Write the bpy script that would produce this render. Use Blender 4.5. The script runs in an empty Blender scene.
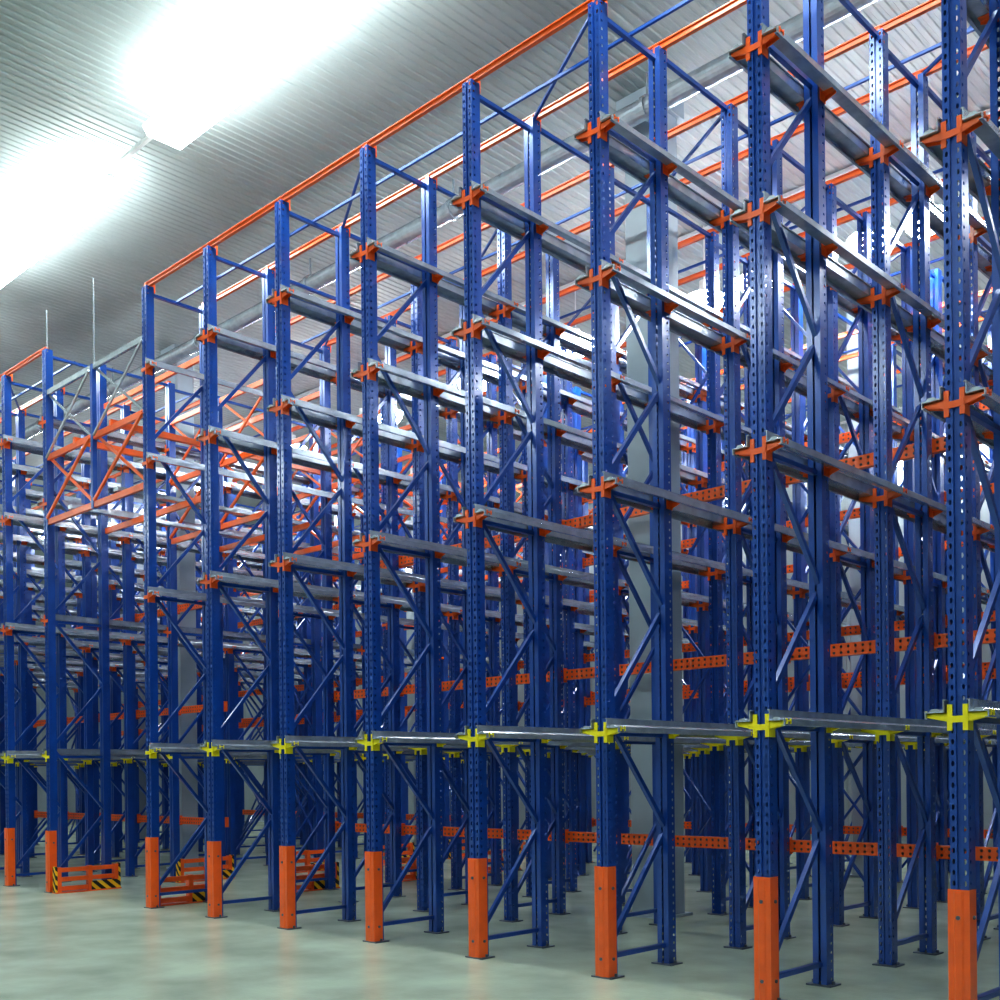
import bpy, math, random
from mathutils import Matrix, Vector
random.seed(3)
sc=bpy.context.scene
try:
    sc.view_settings.view_transform='Standard'
    sc.view_settings.look='None'
    sc.view_settings.exposure=0.15
except Exception: pass
try: sc.view_settings.look='Medium High Contrast'
except Exception: pass

# ------------------------------------------------ materials
def mat(name, col, rough=0.4, metal=0.0, coat=0.0, noise=0.0, nscale=6.0, emit=None, estr=0, bump=0.0, bscale=40, crough=.2):
    m=bpy.data.materials.new(name); m.use_nodes=True
    nt=m.node_tree; b=nt.nodes['Principled BSDF']
    b.inputs['Base Color'].default_value=(*col,1)
    b.inputs['Roughness'].default_value=rough
    b.inputs['Metallic'].default_value=metal
    b.inputs['Coat Weight'].default_value=coat
    b.inputs['Coat Roughness'].default_value=crough
    tc=nt.nodes.new('ShaderNodeTexCoord')
    if noise>0:
        n=nt.nodes.new('ShaderNodeTexNoise'); n.inputs['Scale'].default_value=nscale; n.inputs['Detail'].default_value=5
        nt.links.new(tc.outputs['Object'],n.inputs['Vector'])
        r=nt.nodes.new('ShaderNodeValToRGB')
        r.color_ramp.elements[0].position=.3; r.color_ramp.elements[1].position=.7
        r.color_ramp.elements[0].color=(*[c*(1-noise) for c in col],1)
        r.color_ramp.elements[1].color=(*[min(1,c*(1+noise)) for c in col],1)
        nt.links.new(n.outputs['Fac'],r.inputs['Fac']); nt.links.new(r.outputs['Color'],b.inputs['Base Color'])
    if bump>0:
        n2=nt.nodes.new('ShaderNodeTexNoise'); n2.inputs['Scale'].default_value=bscale
        nt.links.new(tc.outputs['Object'],n2.inputs['Vector'])
        bp=nt.nodes.new('ShaderNodeBump'); bp.inputs['Strength'].default_value=bump; bp.inputs['Distance'].default_value=.01
        nt.links.new(n2.outputs['Fac'],bp.inputs['Height']); nt.links.new(bp.outputs['Normal'],b.inputs['Normal'])
    if emit:
        b.inputs['Emission Color'].default_value=(*emit,1); b.inputs['Emission Strength'].default_value=estr
    return m
BLUE=mat('blue_powder_coat',(0.006,0.066,0.33),.30,0.2,.9,.15,4,crough=.16)
ORNG=mat('orange_powder_coat',(0.88,0.125,0.012),.36,0,.6,.1,6)
YELL=mat('yellow_powder_coat',(0.92,0.78,0.01),.4,0,.3,.06,6)
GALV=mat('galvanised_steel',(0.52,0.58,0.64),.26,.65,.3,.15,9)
DARK=mat('steel_base_plate',(0.12,0.14,0.18),.5,.6)
CEIL=mat('corrugated_ceiling_sheet',(0.38,0.43,0.43),.5,.0,0,.05,2)
WALL=mat('insulated_wall_panel',(0.33,0.38,0.42),.5,0,0,.06,1.5)
COLM=mat('grey_painted_column',(0.34,0.40,0.46),.5,0,0,.06,3)
FLOR=mat('polished_concrete',(0.42,0.48,0.38),.24,0,0,.2,1.4,bump=.12,bscale=30)
LAMP=mat('lamp_diffuser',(1,1,1),.5,emit=(.90,1,.99),estr=22)
LAMPS=mat('high_bay_lamp_lens',(1,1,1),.5,emit=(.92,.98,1),estr=85)
LBOD=mat('lamp_housing',(.75,.77,.77),.4,.1)
YLIN=mat('yellow_floor_paint',(.8,.62,.05),.5,0,0,.15,8)
def hazard():
    m=bpy.data.materials.new('hazard_stripes'); m.use_nodes=True; nt=m.node_tree; b=nt.nodes['Principled BSDF']
    tc=nt.nodes.new('ShaderNodeTexCoord'); mp=nt.nodes.new('ShaderNodeMapping'); mp.inputs['Rotation'].default_value=(0.7,0.78,0.0)
    w=nt.nodes.new('ShaderNodeTexWave'); w.wave_type='BANDS'; w.bands_direction='X'; w.inputs['Scale'].default_value=4.5
    r=nt.nodes.new('ShaderNodeValToRGB'); r.color_ramp.interpolation='CONSTANT'
    r.color_ramp.elements[0].color=(.01,.01,.01,1); r.color_ramp.elements[1].position=.5; r.color_ramp.elements[1].color=(.9,.5,.01,1)
    nt.links.new(tc.outputs['Object'],mp.inputs['Vector']); nt.links.new(mp.outputs['Vector'],w.inputs['Vector'])
    nt.links.new(w.outputs['Fac'],r.inputs['Fac']); nt.links.new(r.outputs['Color'],b.inputs['Base Color'])
    return m
HAZ=hazard()

# ------------------------------------------------ mesh builder
class MB:
    def __init__(s): s.v=[];s.f=[];s.m=[];s.mats=[]
    def mi(s,m):
        if m not in s.mats: s.mats.append(m)
        return s.mats.index(m)
    def quad(s,pts,m):
        i=len(s.v); s.v+= [tuple(p) for p in pts]; s.f.append(tuple(range(i,i+len(pts)))); s.m.append(s.mi(m))
    def box(s,x0,x1,y0,y1,z0,z1,m):
        i=len(s.v)
        s.v+=[(x0,y0,z0),(x1,y0,z0),(x1,y1,z0),(x0,y1,z0),(x0,y0,z1),(x1,y0,z1),(x1,y1,z1),(x0,y1,z1)]
        k=s.mi(m)
        for f in ((0,3,2,1),(4,5,6,7),(0,1,5,4),(1,2,6,5),(2,3,7,6),(3,0,4,7)):
            s.f.append(tuple(i+a for a in f)); s.m.append(k)
    def prism(s,poly,axis,a0,a1,m):
        def P(p,a):
            if axis=='y': return (p[0],a,p[1])
            if axis=='x': return (a,p[0],p[1])
            return (p[0],p[1],a)
        n=len(poly); i=len(s.v); k=s.mi(m)
        s.v+=[P(p,a0) for p in poly]+[P(p,a1) for p in poly]
        s.f.append(tuple(i+j for j in range(n))); s.m.append(k)
        s.f.append(tuple(i+n+j for j in reversed(range(n)))); s.m.append(k)
        for j in range(n):
            j2=(j+1)%n
            s.f.append((i+j,i+n+j,i+n+j2,i+j2)); s.m.append(k)
    def bar(s,p,q,w,h,m,up=(0,0,1)):
        p=Vector(p);q=Vector(q);d=(q-p).normalized();u=Vector(up)
        if abs(d.dot(u))>.98: u=Vector((1,0,0))
        a=d.cross(u).normalized();b=a.cross(d).normalized()
        i=len(s.v);k=s.mi(m)
        for c in (p,q):
            for sa,sb in ((-1,-1),(1,-1),(1,1),(-1,1)):
                s.v.append(tuple(c+a*(w/2*sa)+b*(h/2*sb)))
        for f in ((0,1,2,3),(7,6,5,4),(0,4,5,1),(1,5,6,2),(2,6,7,3),(3,7,4,0)):
            s.f.append(tuple(i+c for c in f)); s.m.append(k)
    def cyl(s,p,q,r,m,n=12,r2=None):
        if r2 is None: r2=r
        p=Vector(p);q=Vector(q);d=(q-p).normalized();u=Vector((0,0,1))
        if abs(d.dot(u))>.98: u=Vector((1,0,0))
        a=d.cross(u).normalized();b=a.cross(d).normalized();i=len(s.v);k=s.mi(m)
        for c,rr in ((p,r),(q,r2)):
            for j in range(n):
                t=2*math.pi*j/n; s.v.append(tuple(c+a*(rr*math.cos(t))+b*(rr*math.sin(t))))
        for j in range(n):
            j2=(j+1)%n; s.f.append((i+j,i+j2,i+n+j2,i+n+j)); s.m.append(k)
        s.f.append(tuple(i+j for j in reversed(range(n)))); s.m.append(k)
        s.f.append(tuple(i+n+j for j in range(n))); s.m.append(k)
    def perf(s,fn,u0,u1,v0,v1,pitch,ru,rv,m,off=0.5,holes=True):
        if not holes:
            s.quad([fn(u0,v0),fn(u1,v0),fn(u1,v1),fn(u0,v1)],m); return
        n=int(round((v1-v0)/pitch)); p=(v1-v0)/n; uc=(u0+u1)/2; k=s.mi(m)
        for c in range(n):
            a=v0+c*p; b=a+p; vc=a+p*off
            out=[(u0,a),(uc,a),(u1,a),(u1,vc),(u1,b),(uc,b),(u0,b),(u0,vc)]
            inn=[]
            for t in (225,270,315,0,45,90,135,180):
                t=math.radians(t); inn.append((uc+ru*math.cos(t),vc+rv*math.sin(t)))
            i=len(s.v)
            s.v+=[fn(*q) for q in out]+[fn(*q) for q in inn]
            for j in range(8):
                j2=(j+1)%8
                s.f.append((i+j,i+j2,i+8+j2,i+8+j)); s.m.append(k)
    def mesh(s,name):
        me=bpy.data.meshes.new(name); me.from_pydata(s.v,[],s.f)
        for m in s.mats: me.materials.append(m)
        me.polygons.foreach_set('material_index',s.m); me.update()
        return me
def obj(name,me,parent=None,loc=(0,0,0),scl=None):
    o=bpy.data.objects.new(name,me); sc.collection.objects.link(o); o.location=loc
    if scl: o.scale=scl
    if parent: o.parent=parent
    return o
def empty(name,loc=(0,0,0)):
    e=bpy.data.objects.new(name,None); e.empty_display_size=.3; sc.collection.objects.link(e); e.location=loc
    return e

# ------------------------------------------------ dimensions
H=7.63; S0=2.55; BAY=1.415; FD=0.90; PITCH=1.9; NF=6
LV=[1.95,3.86,5.50,6.65]
W=.056; D=.105
def ROW(k):
    s=S0+BAY*k
    if k<=0: s+=.07
    return -s

def upright(mb,y0,sgn,holes,z1=H):
    Y=lambda y: y0+sgn*y
    z0=.012
    for a,b in ((-W,-.013),(.013,W)):
        mb.perf(lambda u,v:(u,Y(0),v),a,b,z0,z1,.066,.0095,.017,BLUE,holes=holes)
    mb.quad([(-.013,Y(0),z0),(-.013,Y(.014),z0),(-.013,Y(.014),z1),(-.013,Y(0),z1)],BLUE)
    mb.quad([(.013,Y(0),z0),(.013,Y(.014),z0),(.013,Y(.014),z1),(.013,Y(0),z1)],BLUE)
    mb.quad([(-.013,Y(.014),z0),(.013,Y(.014),z0),(.013,Y(.014),z1),(-.013,Y(.014),z1)],BLUE)
    for x in (-W,W):
        mb.perf(lambda u,v:(x,Y(u),v),0,.06,z0,z1,.066,.011,.012,BLUE,holes=holes)
        mb.quad([(x,Y(.06),z0),(x,Y(D),z0),(x,Y(D),z1),(x,Y(.06),z1)],BLUE)
        xi=x*.15
        mb.quad([(x,Y(D),z0),(xi,Y(D),z0),(xi,Y(D),z1),(x,Y(D),z1)],BLUE)
    ya,yb=sorted((Y(-.03),Y(D+.03)))
    mb.box(-.1,.1,ya,yb,0,.012,DARK)
    for x in (-.082,.082): mb.cyl((x,(ya+yb)/2,.012),(x,(ya+yb)/2,.035),.012,DARK,6)

def frame_mesh(holes=True):
    mb=MB()
    upright(mb,0,1,holes); upright(mb,FD,-1,holes)
    ya=.075; yb=FD-.075
    mb.bar((0,ya,.16),(0,yb,.16),.045,.035,BLUE)
    z=.22; side=0; step=.92
    while z+step<H-.15:
        a,b=(ya,yb) if side==0 else (yb,ya)
        mb.bar((0.012 if side else -.012,a,z),(0.012 if side else -.012,b,z+step-.05),.035,.038,BLUE)
        side^=1; z+=step
    mb.bar((0,ya,z+.04),(0,yb,z+.04),.04,.035,BLUE)
    mb.bar((0,ya,H-.08),(0,yb,H-.08),.04,.035,BLUE)
    mb.bar((0,ya,H*.5),(0,yb,H*.5),.04,.035,BLUE)
    mb.bar((0,ya,H*.25),(0,yb,H*.25),.04,.035,BLUE)
    return mb.mesh('upright_frame')
FRAME=frame_mesh(True); FRAMEP=frame_mesh(False)

TIP=.200
def arms_mesh(x_sides=(-1,1)):
    mb=MB()
    for li,z in enumerate(LV):
        m=YELL if li==0 else ORNG
        for y0,sg,big in ((0,1,True),(FD,-1,False)):
            Y=lambda y:y0+sg*y
            def bx(xa,xb,ya,yb,za,zb):
                p,q=sorted((Y(ya),Y(yb))); mb.box(xa,xb,p,q,za,zb,m)
            dn=.115 if big else .07
            for s in x_sides:
                xa,xb=sorted((s*(W+.001),s*(W+.007)))
                bx(xa,xb,-.006,.075,z-dn,z+.045)
                xa,xb=sorted((s*(W-.024),s*(W+.007)))
                bx(xa,xb,-.010,-.002,z-dn,z+.045)
                tip=TIP if big else TIP-.05
                poly=[(s*(W+.006),z-.060),(s*tip,z-.028),(s*tip,z+.008),(s*(tip-.012),z+.008),(s*(tip-.012),z-.006),(s*(W+.006),z-.006)]
                for ya,yb in (((-.004,.003),(.046,.052)) if big else ((.0,.006),)):
                    p,q=sorted((Y(ya),Y(yb))); mb.prism(poly,'y',p,q,m)
                xa,xb=sorted((s*W,s*tip)); bx(xa,xb,-.004,.052,z-.012,z-.005)
            if big: bx(-W,W,-.013,-.003,z-.066,z-.025)
    return mb.mesh('rail_support_arms')
ARMS=arms_mesh(); ARMS_R=arms_mesh((1,)); ARMS_L=arms_mesh((-1,))

def rails_mesh(L,sides=(-1,1),levels=LV):
    mb=MB()
    for z in levels:
        for s in sides:
            def bx(a,b,c,d):
                a,b=sorted((s*a,s*b)); mb.box(a,b,-.03,L,z+c,z+d,GALV)
            bx(.075,TIP-.012,-.004,.004)
            bx(.075,.081,.004,.075)
            bx(.063,.075,.068,.075)
            bx(TIP-.014,TIP-.008,-.036,.004)
            bx(TIP-.03,TIP-.008,-.040,-.036)
            poly=[(s*.10,z+.004),(s*.115,z+.02),(s*.15,z+.02),(s*.165,z+.004)]
            mb.prism(poly,'y',-.03,L,GALV)
    return mb.mesh('pallet_rails')
LEN=PITCH*(NF-1)+FD+.05
RAILS=rails_mesh(LEN); RAILS_R=rails_mesh(LEN,(1,)); RAILS_L=rails_mesh(LEN,(-1,))

def guard_mesh():
    mb=MB(); w=W+.010
    mb.box(-w,w,-.020,-.013,.0,.87,ORNG)
    mb.box(-w,-w+.007,-.013,.085,.0,.87,ORNG)
    mb.box(w-.007,w,-.013,.085,.0,.87,ORNG)
    mb.prism([(-.03,-.020),(.03,-.020),(.02,-.029),(-.02,-.029)],'z',0,.86,ORNG)
    for z in (.15,.7):
        mb.cyl((w,.04,z),(w+.01,.04,z),.013,DARK,6)
        mb.cyl((0,-.029,z),(0,-.036,z),.014,DARK,6)
    return mb.mesh('upright_guard')
GUARD=guard_mesh()

def topbeam_mesh(L):
    mb=MB()
    mb.box(0,L,-.02,.02,H-.005,H+.045,ORNG)
    mb.box(0,L,-.035,-.02,H+.035,H+.045,ORNG)
    mb.box(-.03,.03,-.03,.09,H-.06,H+.05,ORNG)
    return mb.mesh('top_tie_beam')
TOPB=topbeam_mesh(BAY)
def perfbeam_mesh(L):
    mb=MB()
    for y in (-.03,.03):
        mb.perf(lambda u,v:(v,y,u),-.055,.0,0,L,.07,.014,.014,ORNG)
        mb.perf(lambda u,v:(v,y,u),.0,.055,0,L,.07,.014,.014,ORNG)
    mb.box(0,L,-.03,.03,-.058,-.055,ORNG); mb.box(0,L,-.03,.03,.055,.058,ORNG)
    mb.box(0,L,.0,.004,-.055,.055,DARK)
    for x in (0,L): mb.box(x-.045,x+.045,-.038,.038,-.08,.08,ORNG)
    return mb.mesh('perforated_tie_beam')
PERF=perfbeam_mesh(BAY)
def ladder_mesh():
    mb=MB(); L=FD
    for z in (.06,.19,.32):
        mb.box(-.03,.03,0,L,z-.03,z+.03,ORNG)
    for y in (.0,L/2,L-.06):
        mb.box(-.04,.04,y,y+.06,0,.36,ORNG)
    mb.box(-.045,.045,-.03,0,0,.37,HAZ); mb.box(-.045,.045,L,L+.03,0,.37,HAZ)
    mb.box(.04,.05,L*.55,L,.0,.14,HAZ)
    mb.box(-.07,.07,-.03,L+.03,0,.015,ORNG)
    return mb.mesh('floor_barrier')
LADD=ladder_mesh()

def build_block(name,ks):
    root=empty(name,(ROW(ks[0]),0,0)); ox=ROW(ks[0])
    lo,hi=min(ks),max(ks)
    for k in ks:
        x=ROW(k)-ox
        A,R=ARMS,RAILS
        if k==7: A,R=ARMS_R,RAILS_R
        if k==9: A,R=ARMS_L,RAILS_L
        for i in range(NF):
            near=(k<=7 and i<=2) or (k>7 and i<1)
            obj('upright_frame',FRAME if near else FRAMEP,root,(x,i*PITCH,0))
            obj('rail_support_arms',A,root,(x,i*PITCH,0))
        obj('pallet_rails',R,root,(x,0,0))
        obj('upright_guard',GUARD,root,(x,0,0))
        if k!=hi:
            x2=ROW(k+1)-ox; sx=((x-x2)/BAY,1,1)
            for i in range(NF):
                obj('top_tie_beam',TOPB,root,(x2,i*PITCH+.05,0),sx)
                if i in(0,1,2,4): obj('top_tie_beam',TOPB,root,(x2,i*PITCH+FD-.05,0),sx)
            for y,zs in ((1*PITCH+FD+.04,(.88,2.72,4.42)),(3*PITCH+FD+.04,(2.72,3.4,4.9,5.9)),(4*PITCH+FD+.04,(.72,2.98,4.7,6.1))):
                for z in zs: obj('perforated_tie_beam',PERF,root,(x2,y,z),sx)
    mb=MB()
    for k in ks:
        if k==hi: continue
        xa=ROW(k)-ox; xb=ROW(k+1)-ox
        for i in range(NF):
            y=i*PITCH
            if k%2==0: mb.bar((xa,y+.05,H+.0),(xb,y+FD-.05,H+.0),.025,.025,BLUE)
            mb.bar((xa,y+FD,H-.03),(xa,min(y+PITCH,LEN),H-.03),.035,.035,BLUE)
            mb.bar((xa,y+FD/2,H-.06),(xb,y+FD/2,H-.06),.025,.025,BLUE)
            if i in (2,4) and k%3!=1:
                yy=y+FD+.1
                for za,zb in ((.2,2.0),(2.0,3.8),(3.8,5.6),(5.6,7.4)):
                    mb.bar((xa,yy,za),(xb,yy,zb),.03,.03,BLUE)
                    mb.bar((xa,yy+.03,zb),(xb,yy+.03,za),.03,.03,BLUE)
    obj('plan_and_rear_bracing',mb.mesh('plan_and_rear_bracing'),root)
    return root
B1=build_block('drive_in_pallet_rack',list(range(-2,8)))
B2=build_block('drive_in_pallet_rack',list(range(9,18)))

for k,sx in ((7,-1),(9,1)):
    for i in range(NF):
        off=.18 if k==9 else .13
        obj('floor_barrier',LADD,None,(ROW(k)+sx*off,i*PITCH+(.02 if k==9 else .14),0))

# tunnel truss
def truss():
    mb=MB(); L=2*BAY
    for i in range(NF):
        for y,full in ((i*PITCH+.03,True),(i*PITCH+FD-.03,False)):
            for z in (5.2,6.1) if full else (5.2,):
                mb.box(.06,L-.06,y-.02,y+.02,z-.04,z+.04,ORNG)
            m=GALV if (i==0 and full) else ORNG  # front top bar and upper braces pale steel: a highlight put into the colour
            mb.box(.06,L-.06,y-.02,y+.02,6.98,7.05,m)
            if full:
                for a in (0,L/2):
                    mb.bar((a+.06,y-.03,5.25),(a+L/2-.06,y-.03,6.1),.03,.035,ORNG)
                    mb.bar((a+.06,y+.03,6.1),(a+L/2-.06,y+.03,5.25),.03,.035,ORNG)
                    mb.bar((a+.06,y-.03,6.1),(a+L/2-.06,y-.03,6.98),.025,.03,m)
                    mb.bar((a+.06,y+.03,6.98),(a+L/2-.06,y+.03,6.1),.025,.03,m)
                mb.box(L/2-.03,L/2+.03,y-.03,y+.03,5.15,7.05,BLUE)
    for x in (L*.27,L*.73):
        mb.box(x-.06,x+.06,0,LEN,5.26,5.31,GALV)
    for x in (.9,L-.9):
        mb.box(x-.03,x+.03,0,LEN,6.12,6.2,ORNG)
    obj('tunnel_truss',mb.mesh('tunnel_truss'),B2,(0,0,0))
    mb=MB()
    for x in (0,L*.5): mb.cyl((x,.05,7.0 if x else H-.05),(x,.05,8.2),.008,GALV,6)
    obj('slender_rods',mb.mesh('slender_rods'),B2,(0,0,0))
truss()

# ------------------------------------------------ building
HC=9.10
XL,XR,YF,YB=-44,9,-14,15.5
mb=MB(); mb.box(XL,XR,YF,YB,-.1,0,FLOR); obj('floor',mb.mesh('floor'))
mb=MB(); p=.11; x=XL; prof=[]
while x<XR:
    prof+= [(x,HC),(x+.05,HC),(x+.062,HC+.012),(x+.098,HC+.012)]; x+=p
for a,b in zip(prof[:-1],prof[1:]):
    mb.quad([(a[0],YF,a[1]),(b[0],YF,b[1]),(b[0],YB,b[1]),(a[0],YB,a[1])],CEIL)
mb.box(XL,XR,YF,YB,HC+.05,HC+.15,CEIL)
obj('ceiling',mb.mesh('ceiling'))
def wall(name,a,b,axis,pos):
    mb=MB(); n=int(abs(b-a)/1.1)+1
    for i in range(n):
        u0=a+i*1.1; u1=min(b,u0+1.09)
        if u1<=u0: continue
        if axis=='x': mb.box(u0,u1,pos,pos+.1,0,HC,WALL)
        else: mb.box(pos-.1,pos,u0,u1,0,HC,WALL)
    if axis=='x': mb.box(a,b,pos+.02,pos+.15,0,HC,WALL)
    else: mb.box(pos-.15,pos-.02,a,b,0,HC,WALL)
    obj(name,mb.mesh(name))
wall('wall_back',XL,XR,'x',YB)
wall('wall_left',YF,YB,'y',XL)
wall('wall_right',YF,YB,'y',XR+.1)
wall('wall_front',XL,XR,'x',YF-.1)

def column(x,y,w=.36):
    mb=MB(); h=w/2; c=.03
    mb.prism([(-h+c,-h),(h-c,-h),(h,-h+c),(h,h-c),(h-c,h),(-h+c,h),(-h,h-c),(-h,-h+c)],'z',0,HC,COLM)
    mb.box(-h-.05,h+.05,-h-.05,h+.05,0,.03,COLM)
    mb.box(-h-.05,h+.05,-h-.05,h+.05,HC-.2,HC-.0,COLM)
    obj('building_column',mb.mesh('building_column'),None,(x,y,0))
column(ROW(3.33),3.35,.44); column(ROW(16.5),7.05); column(ROW(10.5),3.35); column(ROW(3.5),9.05); column(ROW(10.5),9.05)

mb=MB(); mb.cyl((XL+.2,2.9,8.72),(XR-.2,2.9,8.72),.11,GALV,20)
x=XL+1
while x<XR:
    mb.cyl((x,2.9,8.72),(x+.05,2.9,8.72),.13,GALV,20); mb.box(x+.015,x+.035,2.89,2.91,8.8,HC,GALV); x+=3
obj('ventilation_pipe',mb.mesh('ventilation_pipe'))

def lamp_mesh(L,w,LM_,drop=.32):
    mb=MB(); 
    mb.prism([(-w/2,-.03),(-w/2+.05,-.10),(w/2-.05,-.10),(w/2,-.03),(w/2,0),(-w/2,0)],'x',-L/2,L/2,LM_)
    mb.box(-L/2,L/2,-.05,.05,0,.05,LBOD)
    for x in (-L*.35,L*.35): mb.cyl((x,0,.05),(x,0,drop),.01,LBOD,6)
    return mb.mesh('ceiling_lamp')
def bay_mesh():
    mb=MB(); r=.27
    prev=(r,0.0)
    for rr,z in ((r*.92,-.09),(r*.68,-.17),(r*.3,-.21)):
        mb.cyl((0,0,prev[1]),(0,0,z),prev[0],LAMPS,18,r2=rr); prev=(rr,z)
    mb.cyl((0,0,.0),(0,0,.12),r+.02,LBOD,18,r2=.09); mb.cyl((0,0,.12),(0,0,.24),.07,LBOD,12)
    mb.cyl((0,0,.24),(0,0,1.0),.01,LBOD,6)
    return mb.mesh('high_bay_lamp')
LM=lamp_mesh(4.0,.5,LAMP); BM=bay_mesh()
def lamprow(y,z,me,xs,tray=True,nm='ceiling_lamp_row'):
    e=empty(nm,(0,y,z))
    for x in xs: obj('lamp',me,e,(x,0,0))
    if tray:
        mb=MB(); dz=min(HC-z-.07,.93) if me is BM else .07
        mb.box(XL+.2,XR-.2,-.025,.025,dz,dz+.04,LBOD)
        obj('cable_tray',mb.mesh('cable_tray'),e)
lamprow(-.44,HC-.32,LM,[1.6,-3.8,-9.15,-14.4,-19.8,-25.2,-31,-37])
lamprow(6.15,8.1,BM,[-1,-2.5,-4,-5.3,-6.0,-6.75,-7.55,-8.4,-10.7,-12.9,-15.1,-15.8,-18,-21.4,-22.3,-25,-29,-34],True,'high_bay_lamp_row')
lamprow(-8.5,HC-.32,LM,[3,-3,-9,-15,-22,-30])  # unseen row behind the camera, added as fill light for the rack fronts
lamprow(15.1,8.0,BM,[-2,-5,-8.3,-9.6,-14,-19,-25,-31],True,'high_bay_lamp_row')

mb=MB(); mb.box(XL+.2,XR-.2,-3.70,-3.62,0.0,.004,YLIN); obj('painted_floor_line',mb.mesh('painted_floor_line'))

w=bpy.data.worlds.new('World'); sc.world=w; w.use_nodes=True
w.node_tree.nodes['Background'].inputs[0].default_value=(.6,.7,.8,1); w.node_tree.nodes['Background'].inputs[1].default_value=.3

cd=bpy.data.cameras.new('camera'); cam=bpy.data.objects.new('camera',cd); sc.collection.objects.link(cam)
cd.sensor_width=36; cd.lens=39.6; cd.shift_y=.274; cd.clip_end=200
yaw=math.radians(43.87)
cam.matrix_world=Matrix.Translation((0,-6.74,1.6))@Matrix.Rotation(yaw,4,'Z')@Matrix.Rotation(math.radians(90),4,'X')@Matrix.Rotation(math.radians(-.6),4,'Z')
sc.camera=cam
